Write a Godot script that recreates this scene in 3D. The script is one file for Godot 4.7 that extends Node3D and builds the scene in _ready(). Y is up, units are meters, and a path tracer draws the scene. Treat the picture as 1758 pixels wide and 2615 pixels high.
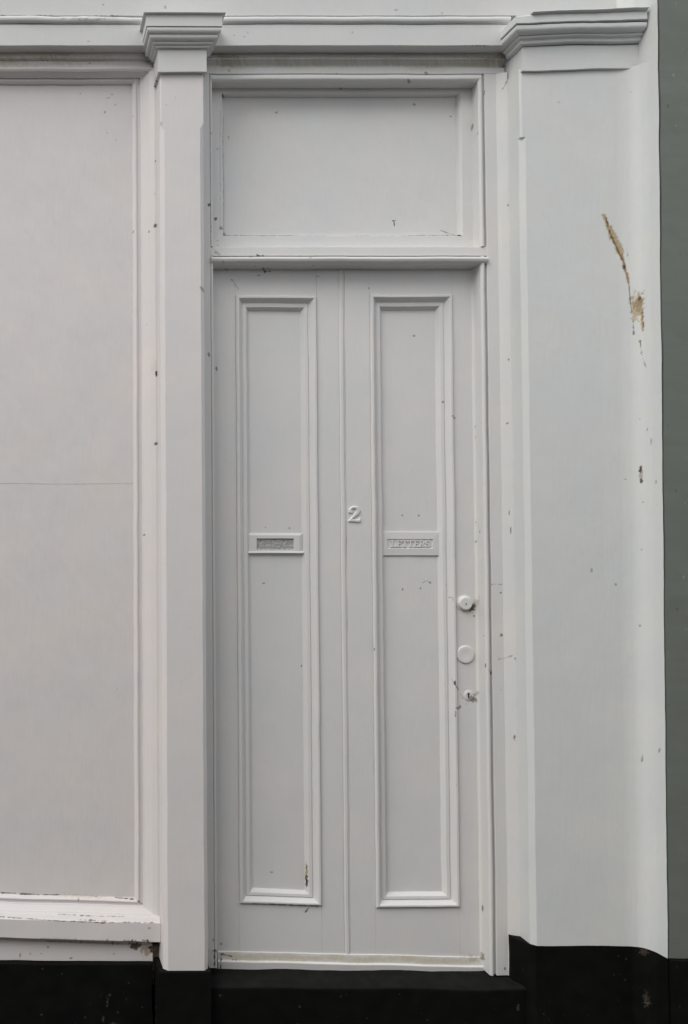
extends Node3D
# A white-painted shopfront: boarded window, timber pilaster, panelled door with a boarded fanlight,
# rendered pilaster, black plinths and the grey-green neighbour.

# ---------------------------------------------------------------- camera model
const FOCAL := 2288.0          # photograph pixels
const CX := 50.0               # foot of the camera on the facade, in photograph pixels
const CY := 1307.5
const DIST := 2.6              # camera to pilaster faces
const EYE := 1.5
const PITCH := 0.0262
const PW := 1758.0
const PH := 2615.0

# direction through a pixel met with the plane z = const: the depth of the plane is that of the member
func W(px: float, py: float, z: float) -> Vector3:
	var u := Vector3(0, cos(PITCH), sin(PITCH))
	var f := Vector3(0, sin(PITCH), -cos(PITCH))
	var d := Vector3((px - CX) / FOCAL, 0, 0) + u * ((CY - py) / FOCAL) + f
	var t := (z - DIST) / d.z
	return Vector3(0, EYE, DIST) + d * t
func X(px: float, z: float, py := 1010.0) -> float: return W(px, py, z).x
func Y(py: float, z: float, px := 700.0) -> float: return W(px, py, z).y

# ---------------------------------------------------------------- naming helpers
var used := {}
func numbered(called: String) -> String:
	if not used.has(called):
		used[called] = 0
		return called
	used[called] += 1
	return "%s_%03d" % [called, used[called]]
func thing(called: String, label: String, category: String, at := Vector3.ZERO, group := "") -> Node3D:
	var o := Node3D.new()
	o.name = numbered(called)
	add_child(o)
	o.position = at
	o.set_meta("label", label)
	o.set_meta("category", category)
	o.set_meta("kind", "thing")
	if group: o.set_meta("group", group)
	return o
func put(st: SurfaceTool, called: String, mat: Material, parent: Node3D, label := "") -> MeshInstance3D:
	var o := MeshInstance3D.new()
	o.name = called
	parent.add_child(o, true)
	# meshes are written in world space; bring them into the thing's own space
	var off := Vector3.ZERO
	var p: Node = o
	while p != self:
		off += (p as Node3D).position
		p = p.get_parent()
	o.position = -(off)
	st.index()
	o.mesh = st.commit()
	o.material_override = mat
	if label: o.set_meta("label", label)
	return o
func mesh() -> SurfaceTool:
	var st := SurfaceTool.new()
	st.begin(Mesh.PRIMITIVE_TRIANGLES)
	return st

# ---------------------------------------------------------------- hand-made unevenness
var nlow := FastNoiseLite.new()
var nmid := FastNoiseLite.new()
var amp := 0.0007
func wob(p: Vector3) -> Vector3:
	var q := p * 100.0
	var a := amp
	return Vector3(
		a * 1.2 * nlow.get_noise_3d(q.x, q.y, q.z) + a * 0.35 * nmid.get_noise_3d(q.x, q.y, q.z),
		a * 1.2 * nlow.get_noise_3d(q.x + 500, q.y, q.z) + a * 0.35 * nmid.get_noise_3d(q.x + 500, q.y, q.z),
		a * 1.2 * nlow.get_noise_3d(q.x, q.y + 700, q.z) + a * 0.35 * nmid.get_noise_3d(q.x, q.y + 700, q.z))
const TX0 := -0.35
const TXW := 2.4
const TYH := 3.15
const SKEW := 0.7           # the map is unfolded along the depth, so that returns and soffits get their own strip of it
func uvof(p: Vector3) -> Vector2: return Vector2((p.x + SKEW * p.z - TX0) / TXW, (TYH - p.y + SKEW * p.z) / TYH)
func settle(p: Vector3, n: Vector3) -> Array:      # a point and its normal after the unevenness
	if amp <= 0.0: return [p, n]
	var d := wob(p)
	var t1 := n.cross(Vector3(0.31, 0.77, 0.55)).normalized()
	var t2 := n.cross(t1)
	var e := 0.004
	var h0 := d.dot(n)
	var g1 := (wob(p + t1 * e).dot(n) - h0) / e
	var g2 := (wob(p + t2 * e).dot(n) - h0) / e
	return [p + d, (n - t1 * (g1 * 0.4) - t2 * (g2 * 0.4)).normalized()]
func vert(st: SurfaceTool, p: Vector3, n: Vector3) -> void:
	var e := settle(p, n)
	st.set_normal(e[1])
	st.set_uv(uvof(p))
	st.add_vertex(e[0])
func tri(st, a: Vector3, b: Vector3, c: Vector3, na: Vector3, nb: Vector3, nc: Vector3) -> void:
	if (b - a).cross(c - a).dot(na + nb + nc) > 0.0:   # Godot: clockwise is the front
		vert(st, a, na); vert(st, c, nc); vert(st, b, nb)
	else:
		vert(st, a, na); vert(st, b, nb); vert(st, c, nc)

# ---------------------------------------------------------------- profiles and lofts
# a profile is a list of [s, z] or [s, z, fillet radius]; result: [[Vector2 p, Vector2 n], ...] with corners doubled
func prof(pts: Array, step := 0.02) -> Array:
	var raw := []      # polyline of Vector2, with "corner" flag
	var n := pts.size()
	var out := []
	var segs := []     # straight segments and arcs, each a list of [p, n]
	var prev_end: Vector2 = Vector2(pts[0][0], pts[0][1])
	for i in range(1, n):
		var b := Vector2(pts[i][0], pts[i][1])
		var a := Vector2(pts[i - 1][0], pts[i - 1][1])
		var r: float = pts[i][2] if pts[i].size() > 2 and i < n - 1 else 0.0
		var dir := (b - a).normalized()
		var nrm := Vector2(-dir.y, dir.x)
		var stop := b
		var arc := []
		if r > 0.0:
			var c := Vector2(pts[i + 1][0], pts[i + 1][1])
			var d2 := (c - b).normalized()
			var ang := dir.angle_to(d2)
			var cut: float = min(r * abs(tan(ang / 2.0)), min((b - prev_end).length() * 0.95, (c - b).length() * 0.48))
			if abs(ang) > 0.03 and cut > 1e-5:
				stop = b - dir * cut
				var fin := b + d2 * cut
				var n2 := Vector2(-d2.y, d2.x)
				var m := 4
				for k in range(m + 1):
					var t := float(k) / m
					var q := stop.lerp(b, t).lerp(b.lerp(fin, t), t)
					arc.append([q, nrm.slerp(n2, t)])
		var len := (stop - prev_end).length()
		if len > 1e-6:
			var m2 := int(ceil(len / step))
			for k in range(m2 + 1):
				out.append([prev_end.lerp(stop, float(k) / m2), nrm])
		prev_end = stop
		if arc:
			out.append_array(arc)
			prev_end = arc[-1][0]
	return out

# strips between two end polylines; each station pair shares one normal list
func loft(st: SurfaceTool, pa: Array, pb: Array, nn: Array, step := 0.02) -> void:
	var long := 0.0
	for i in pa.size(): long = max(long, (pa[i] as Vector3).distance_to(pb[i]))
	var m: int = max(1, int(ceil(long / step)))
	var ps := []; var ns := []; var us := []
	for i in pa.size():
		var rp := PackedVector3Array(); var rn := PackedVector3Array(); var ru := PackedVector2Array()
		for k in m + 1:
			var p: Vector3 = (pa[i] as Vector3).lerp(pb[i], float(k) / m)
			var e := settle(p, nn[i])
			rp.append(e[0]); rn.append(e[1]); ru.append(uvof(p))
		ps.append(rp); ns.append(rn); us.append(ru)
	for i in range(pa.size() - 1):
		if (pa[i] as Vector3).distance_to(pa[i + 1]) < 1e-6 and (pb[i] as Vector3).distance_to(pb[i + 1]) < 1e-6: continue
		for k in m:
			var q := [[i, k], [i, k + 1], [i + 1, k + 1], [i + 1, k]]
			var fwd: bool = ((ps[i][k + 1] - ps[i][k]) as Vector3).cross(ps[i + 1][k + 1] - ps[i][k]).dot(nn[i] + nn[i + 1]) + ((ps[i + 1][k + 1] - ps[i][k]) as Vector3).cross(ps[i + 1][k] - ps[i][k]).dot(nn[i] + nn[i + 1]) < 0.0
			for c in ([0, 1, 2, 0, 2, 3] if fwd else [0, 2, 1, 0, 3, 2]):
				var g: Array = q[c]
				st.set_normal(ns[g[0]][g[1]]); st.set_uv(us[g[0]][g[1]]); st.add_vertex(ps[g[0]][g[1]])

# moulding between an outer edge (oa -> ob) and an inner edge (ia -> ib); profile s runs from outer (0) to inner (width), z is absolute
func relief(st: SurfaceTool, oa: Vector2, ob: Vector2, ia: Vector2, ib: Vector2, pf: Array, width: float, step := 0.02) -> void:
	var pa := []
	var pb := []
	var nn := []
	var mid := ((ia + ib) * 0.5 - (oa + ob) * 0.5)
	var along := (ob - oa).normalized()
	var across := (mid - along * mid.dot(along)).normalized()
	for e in pf:
		var t: float = e[0].x / width
		var qa := oa.lerp(ia, t) if t <= 1.0 else ia + (ia - oa) * (t - 1.0)
		var qb := ob.lerp(ib, t) if t <= 1.0 else ib + (ib - ob) * (t - 1.0)
		pa.append(Vector3(qa.x, qa.y, e[0].y))
		pb.append(Vector3(qb.x, qb.y, e[0].y))
		nn.append(Vector3(across.x * e[1].x, across.y * e[1].x, e[1].y).normalized())
	loft(st, pa, pb, nn, step)
func endcap(st: SurfaceTool, pa: Array, n: Vector3) -> void:      # closes the end of a loft: polygon of the section
	var u := n.cross(Vector3(0.3, 0.5, 0.8)).normalized()
	var v := n.cross(u)
	var poly := PackedVector2Array()
	var pts := []
	for p in pa:
		var q := Vector2(p.dot(u), p.dot(v))
		if poly.size() and poly[-1].distance_to(q) < 1e-5: continue
		poly.append(q); pts.append(p)
	var ix := Geometry2D.triangulate_polygon(poly)
	for k in range(0, ix.size(), 3):
		tri(st, pts[ix[k]], pts[ix[k + 1]], pts[ix[k + 2]], n, n, n)
# upright or level bar: its cross-section closed at both ends, back at zb
func bar(st: SurfaceTool, oa: Vector2, ob: Vector2, ia: Vector2, ib: Vector2, pts: Array, zb: float, width := -1.0) -> void:
	var w: float = width if width > 0 else (ia - oa).length()
	var pf := prof(pts)
	relief(st, oa, ob, ia, ib, pf, w)
	var ends := [[oa, ia], [ob, ib]]
	for k in 2:
		var sec := []
		for e in pf:
			var t: float = e[0].x / w
			var q: Vector2 = ends[k][0] + (ends[k][1] - ends[k][0]) * t
			sec.append(Vector3(q.x, q.y, e[0].y))
		var q0: Vector3 = sec[0]
		var q1: Vector3 = sec[-1]
		if abs(q1.z - zb) > 1e-5: sec.append(Vector3(q1.x, q1.y, zb))
		if abs(q0.z - zb) > 1e-5: sec.append(Vector3(q0.x, q0.y, zb))
		var al := (ob - oa).normalized() * (-1.0 if k == 0 else 1.0)
		endcap(st, sec, Vector3(al.x, al.y, 0))
# flat board: front at zf, rounded edges, corners given as world XY: top left, top right, bottom right, bottom left
func board(st: SurfaceTool, tl: Vector2, tr: Vector2, br: Vector2, bl: Vector2, zf: float, zb: float, r := 0.0015) -> void:
	var w := (bl - tl).length()
	bar(st, tl, tr, bl, br, [[0, zb], [0, zf, r], [w, zf, r], [w, zb]], zb, w)
func slab(st, x0: float, x1: float, y0: float, y1: float, z0: float, z1: float, r := 0.002) -> void:
	board(st, Vector2(x0, y1), Vector2(x1, y1), Vector2(x1, y0), Vector2(x0, y0), z1, z0, r)
# solid of revolution about an axis along z: pts = [radius, z]
func lathe(st: SurfaceTool, c: Vector2, pts: Array, seg := 28) -> void:
	var pf := prof(pts, 0.004)
	for k in seg:
		var a0 := TAU * k / seg
		var a1 := TAU * (k + 1) / seg
		var d0 := Vector2(cos(a0), sin(a0))
		var d1 := Vector2(cos(a1), sin(a1))
		for i in range(pf.size() - 1):
			var p: Vector2 = pf[i][0]
			var q: Vector2 = pf[i + 1][0]
			if p.distance_to(q) < 1e-6: continue
			var n1: Vector2 = pf[i][1]
			var n2: Vector2 = pf[i + 1][1]
			var P := [Vector3(c.x + d0.x * p.x, c.y + d0.y * p.x, p.y), Vector3(c.x + d1.x * p.x, c.y + d1.y * p.x, p.y), Vector3(c.x + d1.x * q.x, c.y + d1.y * q.x, q.y), Vector3(c.x + d0.x * q.x, c.y + d0.y * q.x, q.y)]
			var N := [Vector3(d0.x * n1.x, d0.y * n1.x, n1.y), Vector3(d1.x * n1.x, d1.y * n1.x, n1.y), Vector3(d1.x * n2.x, d1.y * n2.x, n2.y), Vector3(d0.x * n2.x, d0.y * n2.x, n2.y)]
			if p.x > 1e-6: tri(st, P[0], P[1], P[2], N[0], N[1], N[2])
			if q.x > 1e-6: tri(st, P[0], P[2], P[3], N[0], N[2], N[3])
# capital moulding course: pts = [out, y]; runs round left return, front, right return of a block x0..x1 whose face is zf, back at zb
func course(st: SurfaceTool, x0: float, x1: float, zf: float, zb: float, pts: Array, slope := 0.0, right := true) -> void:
	var pp := []
	for p in pts: pp.append([p[1], p[0], p[2]] if p.size() > 2 else [p[1], p[0]])
	var pf := prof(pp, 0.01)
	var A := []; var B := []; var BL := []; var BR := []; var nf := []; var nl := []; var nr := []
	for e in pf:
		var y: float = e[0].x
		var o: float = e[0].y
		var ny: float = e[1].x
		var no: float = e[1].y
		if pts[0][1] > pts[-1][1]: ny = e[1].x
		A.append(Vector3(x0 - o, y, zf + o)); B.append(Vector3(x1 + (o if right else 0.0), y + slope * (x1 - x0), zf + o))
		BL.append(Vector3(x0 - o, y, zb)); BR.append(Vector3(x1 + o, y + slope * (x1 - x0), zb))
		var s := -1.0 if no < -0.001 else 1.0
		nf.append(Vector3(0, ny, no)); nl.append(Vector3(-no, ny, 0)); nr.append(Vector3(no, ny, 0))
	if pts[0][1] > pts[-1][1]:      # listed from the top down: the rotated normal points inwards
		for k in nf.size():
			nf[k] = -nf[k]; nl[k] = -nl[k]; nr[k] = -nr[k]
	loft(st, A, B, nf)
	loft(st, BL, A, nl)
	if right: loft(st, B, BR, nr)

# quarter round from an underside (o0, y0) out and up to an upright (o1, y1)
func hollow(o0: float, y0: float, o1: float, y1: float) -> Array:
	var r := []
	for k in 7:
		var a := PI / 2 * k / 6.0
		r.append([o0 + (o1 - o0) * sin(a), y0 + (y1 - y0) * (1.0 - cos(a)), 0.003])
	return r

# ---------------------------------------------------------------- paint: colour and relief maps over the facade, in metres
const TW := 1440
const TH := 1860
var cols := [PackedByteArray(), PackedByteArray()]      # 0: recessed joinery, 1: pilasters, fascia and wall
var hgts := [PackedByteArray(), PackedByteArray()]
var which := 0
var edge := FastNoiseLite.new()
func base_maps() -> void:
	var n1 := FastNoiseLite.new(); n1.seed = 11; n1.frequency = 0.006; n1.fractal_octaves = 4
	var n2 := FastNoiseLite.new(); n2.seed = 12; n2.frequency = 0.11; n2.fractal_octaves = 2
	var a := n1.get_image(TW, TH, false, false, true).get_data()
	var b := n2.get_image(TW, TH / 6, false, false, true)      # brushed upright
	b.resize(TW, TH, Image.INTERPOLATE_CUBIC)
	var bd := b.get_data()
	var n3 := FastNoiseLite.new(); n3.seed = 13; n3.frequency = 0.25; n3.fractal_octaves = 3
	var c := n3.get_image(TW, TH, false, false, true).get_data()
	var col := PackedByteArray()
	var hgt := PackedByteArray()
	col.resize(TW * TH * 3)
	hgt.resize(TW * TH)
	var j := 0
	for i in TW * TH:
		var m: int = (a[i] - 128)
		var s: int = bd[i] - 128
		var g: int = c[i] - 128
		var v: int = 247 + (m * 3) / 128 + (s * 2) / 128 + (g * 2) / 128
		col[j] = mini(255, v + (m >> 6))
		col[j + 1] = mini(255, v)
		col[j + 2] = mini(255, v - (m >> 6))
		j += 3
		hgt[i] = 128 + (s * 13) / 128 + (g * 9) / 128
	cols = [col, col.duplicate()]
	hgts = [hgt, hgt.duplicate()]
func mark_px(ix: int, iy: int, c: Color, al: float, dh: float) -> void:
	if ix < 0 or iy < 0 or ix >= TW or iy >= TH: return
	var i := iy * TW + ix
	var j := i * 3
	cols[which][j] = int(lerp(float(cols[which][j]), c.r * 255.0, al))
	cols[which][j + 1] = int(lerp(float(cols[which][j + 1]), c.g * 255.0, al))
	cols[which][j + 2] = int(lerp(float(cols[which][j + 2]), c.b * 255.0, al))
	hgts[which][i] = clampi(hgts[which][i] + int(dh * al), 0, 255)
# ragged patch of dirt, bare wood or a chip; centre and radii in photograph pixels on the plane z
func blob(px: float, py: float, z: float, rx: float, ry: float, c: Color, al := 0.8, dh := -30.0, ang := 0.0, rag := 0.5) -> void:
	which = 1 if z > -0.045 else 0
	var w := W(px, py, z)
	var k := (DIST - z) / FOCAL / (TXW / TW)
	var cx := uvof(w).x * TW
	var cy := uvof(w).y * TH
	var ax := rx * k
	var ay := ry * k
	var R := int(ceil(max(ax, ay) * 1.6)) + 2
	var ca := cos(ang)
	var sa := sin(ang)
	for iy in range(int(cy) - R, int(cy) + R + 1):
		for ix in range(int(cx) - R, int(cx) + R + 1):
			var dx := ix + 0.5 - cx
			var dy := iy + 0.5 - cy
			var q := Vector2((dx * ca + dy * sa) / max(ax, 0.5), (-dx * sa + dy * ca) / max(ay, 0.5)).length()
			q += rag * edge.get_noise_2d(ix * 6.0, iy * 6.0) + rag * 0.7 * edge.get_noise_2d(ix * 19.0, iy * 19.0)
			var f := clampf((1.12 - q) * 2.2, 0.0, 1.0)
			if f > 0.0: mark_px(ix, iy, c, al * f * (0.95 if al > 0.78 else 0.68), dh)
func stroke(pts: Array, z: float, wid: float, c: Color, al := 0.7, dh := -25.0, rag := 0.6) -> void:
	for i in range(pts.size() - 1):
		var a := Vector2(pts[i][0], pts[i][1])
		var b := Vector2(pts[i + 1][0], pts[i + 1][1])
		var n: int = max(1, int(a.distance_to(b) / max(wid * 0.5, 0.9)))
		for k in n:
			var p := a.lerp(b, float(k) / n)
			var g := 0.65 + 0.9 * edge.get_noise_2d(p.x * 3.0, p.y * 3.0 + 90)
			if rag < 0.5: g = 0.85 + 0.3 * edge.get_noise_2d(p.x * 3.0, p.y * 3.0 + 90)
			if g > 0.25: blob(p.x, p.y, z, wid * 0.5 * g + 0.3, wid * 0.5 * g + 0.3, c, al, dh, 0.0, rag)
func marks() -> void:
	edge.seed = 5; edge.frequency = 0.02; edge.fractal_octaves = 2
	var rng := RandomNumberGenerator.new(); rng.seed = 77
	var dark := Color(0.2, 0.19, 0.17)
	var grey := Color(0.5, 0.49, 0.47)
	var mid := Color(0.36, 0.34, 0.31)
	var tan_ := Color(0.78, 0.69, 0.55)
	var brown := Color(0.5, 0.39, 0.27)
	# long scrape on the rendered pilaster
	stroke([[1543, 551], [1550, 570], [1556, 588]], 0.0, 12, tan_, 0.8, -60, 0.45)
	stroke([[1548, 558], [1556, 586]], 0.0, 5, brown, 0.85, -40, 0.45)
	stroke([[1557, 584], [1567, 606], [1580, 632], [1590, 656]], 0.0, 22, tan_, 0.95, -90, 0.35)
	stroke([[1566, 592], [1574, 606], [1586, 632], [1593, 652]], 0.0, 11, Color(0.84, 0.78, 0.67), 0.6, -10, 0.45)
	stroke([[1556, 588], [1569, 620], [1582, 648], [1591, 670]], 0.0, 6, brown, 0.85, -40, 0.45)
	stroke([[1588, 655], [1597, 690]], 0.0, 10, Color(0.62, 0.5, 0.38), 0.85, -90, 0.45)
	stroke([[1592, 668], [1600, 702]], 0.0, 6, dark, 0.75)
	stroke([[1597, 694], [1604, 715], [1607, 732]], 0.0, 9, Color(0.72, 0.6, 0.5), 0.9, -30, 0.45)
	stroke([[1606, 728], [1610, 778], [1615, 806]], 0.0, 3.4, mid, 0.75, -30, 0.45)
	stroke([[1602, 640], [1604, 660]], 0.0, 3, grey, 0.5)
	blob(1628, 780, 0.015, 17, 32, tan_, 0.9, -80, -0.15, 0.6)
	blob(1632, 772, 0.02, 10, 18, brown, 0.6, -30, 0.2, 1.0)
	blob(1634, 762, 0.02, 4, 5, Color(0.4, 0.3, 0.2), 0.8, -30, 0.2, 0.8)
	blob(1620, 806, 0.015, 9, 12, Color(0.84, 0.79, 0.7), 0.85, -20, 0.0, 0.6)
	stroke([[1638, 790], [1642, 835], [1641, 850]], 0.02, 9, tan_, 0.9, -30, 0.45)
	stroke([[1641, 795], [1644, 840]], 0.02, 5, brown, 0.65)
	stroke([[1617, 815], [1619, 850]], 0.015, 5, grey, 0.7, -20, 0.8)
	stroke([[1634, 868], [1637, 890], [1641, 915], [1650, 945]], 0.02, 4, grey, 0.75, -25, 0.9)
	blob(1637, 1197, 0.02, 4, 9, dark, 0.9, -40, 0.0, 0.5)
	blob(1638, 1212, 0.02, 5, 14, Color(0.6, 0.52, 0.45), 0.7)
	blob(1639, 1226, 0.02, 4, 6, mid, 0.9)
	for q in [[1654, 1113, 2, 5], [1663, 1149, 2, 9], [1676, 1262, 2, 4], [1635, 1076, 2, 2], [1598, 1219, 3, 3], [1643, 1289, 2.5, 2], [1639, 1408, 3, 3], [1572, 1487, 4, 4], [1512, 1450, 2.5, 5], [1636, 1600, 3.5, 3], [1641, 1940, 3, 8], [1684, 1938, 3, 6]]:
		blob(q[0], q[1], 0.01, q[2], q[3], grey, 0.7, -30)
	# frame at the right of the door
	for q in [[1300, 535, 3, 2.5], [1319, 750, 2.5, 5], [1301, 926, 2, 2], [1298, 1087, 3.5, 2], [1302, 1314, 2.5, 5], [1306, 1360, 1.6, 10], [1281, 1622, 3, 4], [1253, 1714, 2.5, 4.5], [1240, 1698, 3, 4.5], [1316, 1888, 3, 6], [1279, 1514, 2, 2], [1235, 1619, 2, 2], [1227, 2310, 3.2, 9], [1290, 2474, 2.5, 4]]:
		blob(q[0], q[1], -0.079, q[2], q[3], dark, 0.75, -40)
	stroke([[1255, 1492], [1282, 1493]], -0.079, 2.5, grey, 0.5)
	stroke([[1330, 1650], [1330, 1680], [1332, 1695]], -0.06, 3, grey, 0.6)
	stroke([[1315, 1686], [1332, 1692]], -0.079, 6, dark, 0.75)
	stroke([[1275, 1683], [1312, 1679]], -0.079, 4, grey, 0.35)
	blob(1207, 330, -0.12, 4.5, 7, mid, 0.7)
	blob(1223, 356, -0.1, 2.5, 3, dark, 0.7)
	blob(1237, 235, -0.079, 3, 5, mid, 0.7)
	stroke([[1300, 214], [1290, 232], [1282, 238]], -0.079, 4, mid, 0.7)
	# door: chips, screw holes, cobweb threads round the locks
	for q in [[670, 1333, 2, 3], [732, 1336, 2, 3], [666, 1477, 3.5, 2], [1022, 1302, 2.5, 2.5], [1065, 1302, 2.5, 2.5], [1024, 1492, 2.5, 3], [1070, 1490, 2.5, 2.5], [957, 1660, 3, 4], [1053, 840, 3, 3], [1160, 1066, 4, 3], [1130, 1021, 3, 2.5], [685, 2220, 3.5, 2], [763, 1690, 1.6, 3], [1216, 1335, 2, 2], [1217, 1385, 3, 2.5], [1230, 1371, 2, 4], [941, 735, 2, 3], [1216, 1093, 2, 3], [1217, 1120, 1.6, 3]]:
		blob(q[0], q[1], -0.125, q[2], q[3], mid, 0.75, -40)
	stroke([[1078, 1482], [1088, 1478], [1097, 1481]], -0.137, 2.2, mid, 0.6)
	blob(1097, 1482, -0.137, 3.5, 3, mid, 0.75)
	blob(780, 2222, -0.13, 4.5, 20, tan_, 0.9, -40, 0.05, 0.8)
	blob(779, 2212, -0.13, 2.5, 10, brown, 0.8)
	blob(780, 2247, -0.13, 4.5, 15, Color(0.1, 0.09, 0.08), 0.95, -60, 0.0, 0.6)
	stroke([[787, 2317], [777, 2330]], -0.122, 5, mid, 0.8)
	stroke([[645, 2307], [823, 2314]], -0.122, 2.0, grey, 0.55)
	# dirt gathered below the lock cylinder and round the keyhole
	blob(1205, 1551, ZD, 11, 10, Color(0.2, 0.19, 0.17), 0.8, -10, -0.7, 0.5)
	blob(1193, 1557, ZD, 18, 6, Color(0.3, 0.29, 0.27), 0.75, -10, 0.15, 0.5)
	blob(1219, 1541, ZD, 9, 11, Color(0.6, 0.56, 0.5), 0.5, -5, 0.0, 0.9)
	stroke([[1144, 1519], [1156, 1525], [1159, 1535]], -0.12, 2.5, grey, 0.6)
	stroke([[1195, 1524], [1204, 1536], [1212, 1540]], -0.11, 4, mid, 0.7)
	blob(1210, 1570, -0.12, 2.5, 2.5, dark, 0.7)
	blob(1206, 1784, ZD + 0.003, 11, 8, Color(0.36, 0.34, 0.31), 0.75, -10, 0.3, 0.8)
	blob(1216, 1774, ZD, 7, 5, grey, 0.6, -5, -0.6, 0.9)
	stroke([[1150, 1728], [1158, 1740], [1163, 1745]], -0.12, 2, grey, 0.6)
	blob(1162, 1744, -0.12, 3.5, 4.5, dark, 0.85)
	stroke([[1163, 1748], [1174, 1766], [1182, 1782]], -0.12, 2.6, mid, 0.65)
	stroke([[1191, 1788], [1189, 1800]], -0.12, 2.4, mid, 0.6)
	stroke([[1164, 1810], [1172, 1805], [1176, 1798]], -0.12, 3, grey, 0.5, -5, 1.2)
	stroke([[1163, 1815], [1164, 1832]], -0.12, 4, grey, 0.5, -5, 1.2)
	# top of the door, transom and fanlight
	stroke([[672, 686], [676, 694]], -0.122, 5, dark, 0.85)
	stroke([[676, 688], [690, 689]], -0.122, 3, mid, 0.6)
	blob(646, 668, -0.085, 5, 2, mid, 0.7)
	blob(590, 710, -0.122, 2.2, 2.2, dark, 0.7)
	stroke([[591, 711], [602, 726], [608, 735]], -0.122, 2.0, grey, 0.5)
	blob(571, 681, -0.122, 8, 3, mid, 0.5, -5, 0.3, 1.2)
	blob(797, 667, -0.08, 4, 1.8, mid, 0.6)
	stroke([[1008, 565], [1009, 588]], -0.14, 2.2, dark, 0.75)
	stroke([[1004, 565], [1012, 564]], -0.14, 2, mid, 0.6)
	stroke([[1124, 590], [1140, 596], [1160, 601]], -0.14, 2, grey, 0.5)
	blob(585, 352, -0.14, 2.2, 5, grey, 0.6)
	blob(540, 342, -0.079, 2, 3, mid, 0.7)
	blob(535, 523, -0.079, 4.5, 4, mid, 0.85)
	blob(540, 580, -0.079, 2, 2, mid, 0.7); blob(540, 592, -0.079, 2, 2, mid, 0.7)
	blob(534, 905, -0.079, 3, 6, mid, 0.75)
	blob(517, 738, -0.005, 3, 5, grey, 0.7)
	stroke([[572, 601.5], [760, 603.5], [1000, 603.5], [1165, 602]], -0.139, 2.0, grey, 0.5, -20, 0.45)
	stroke([[571, 300], [570, 600]], -0.139, 1.6, grey, 0.25, -20, 0.45)
	blob(571, 600, -0.139, 4, 5, mid, 0.6)
	# boarded window and its frame
	for q in [[286, 239, 4, 1.8], [268, 285, 3, 3], [274, 337, 1.8, 1.8], [343, 303, 2, 2], [295, 266, 2, 2], [343, 597, 3, 4], [205, 237, 2, 1.5], [297, 355, 1.5, 1.5], [385, 846, 1.5, 2]]:
		blob(q[0], q[1], -0.112, q[2], q[3], grey, 0.7)
	stroke([[268, 250], [282, 247]], -0.112, 2.2, grey, 0.35)
	for q in [[398, 412, 2, 2.5], [376, 583, 3, 2.5], [395, 495, 2, 2.5], [398, 577, 6, 5], [411, 247, 2, 3], [410, 293, 2, 2], [399, 1133, 6, 4], [413, 1153, 2, 2.5], [411, 1251, 2, 2], [408, 1205, 1.5, 3], [358, 1353, 4, 2.5], [412, 1590, 2, 2.5], [412, 1675, 2, 2]]:
		blob(q[0], q[1], -0.072, q[2], q[3], mid, 0.8, -40)
	stroke([[400, 950], [400, 963]], -0.072, 5.5, Color(0.12, 0.11, 0.1), 0.95, -60, 0.3)
	blob(401, 936, -0.072, 16, 20, Color(0.85, 0.83, 0.76), 0.35, 0, 0.0, 0.9)
	stroke([[399, 198], [401, 212]], -0.04, 5, mid, 0.75, -30, 1.0)
	blob(413, 320, -0.005, 5, 6, grey, 0.4)
	blob(449, 249, 0.0, 1.8, 1.8, mid, 0.7)
	blob(425, 267, 0.0, 1.5, 2, grey, 0.6)
	blob(1427, 260, 0.0, 3, 2.5, grey, 0.35)
	# cracks and bare edges along the foot of the boarded window
	stroke([[0, 2279], [38, 2279]], -0.11, 3, dark, 0.75)
	stroke([[50, 2281], [88, 2282]], -0.11, 4, mid, 0.75)
	stroke([[90, 2283], [150, 2284]], -0.11, 3.6, dark, 0.75)
	stroke([[234, 2288], [248, 2290]], -0.11, 3.5, mid, 0.8)
	stroke([[285, 2291], [300, 2292], [345, 2297]], -0.11, 4, dark, 0.8)
	stroke([[352, 2300], [362, 2308]], -0.1, 4, dark, 0.7)
	blob(200, 2288, -0.11, 60, 5, Color(0.8, 0.75, 0.65), 0.5, 10, 0.05, 0.8)
	blob(200, 2297, -0.1, 2.5, 4, mid, 0.7)
	stroke([[0, 2341], [60, 2345], [110, 2350], [160, 2354], [260, 2358], [330, 2356], [400, 2358]], -0.06, 2.6, grey, 0.75, -40, 0.9)
	stroke([[150, 2334], [240, 2340], [320, 2339]], -0.065, 2.4, grey, 0.6, -40, 0.9)
	stroke([[200, 2350], [280, 2353]], -0.06, 3.5, mid, 0.5, -30, 1.0)
	blob(382, 2371, -0.055, 6, 3, grey, 0.6)
	for q in [[124, 2419, 3, 2.5], [52, 2440, 2, 6], [78, 2436, 2, 2], [107, 2435, 2, 2], [182, 2447, 4, 3], [293, 2436, 2, 2], [288, 2408, 4, 4]]:
		blob(q[0], q[1], -0.08, q[2], q[3], mid, 0.7)
	stroke([[120, 2403], [200, 2406], [290, 2409], [385, 2413]], -0.08, 5, Color(0.45, 0.42, 0.37), 0.3, -5, 0.45)
	blob(348, 2416, -0.08, 15, 9, Color(0.34, 0.29, 0.25), 0.9, -50, 0.0, 0.7)
	blob(375, 2427, -0.08, 13, 14, Color(0.74, 0.68, 0.6), 0.85, 20, 0.0, 0.8)
	blob(390, 2420, -0.08, 9, 12, Color(0.25, 0.21, 0.18), 0.9, -30, 0.0, 0.8)
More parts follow.
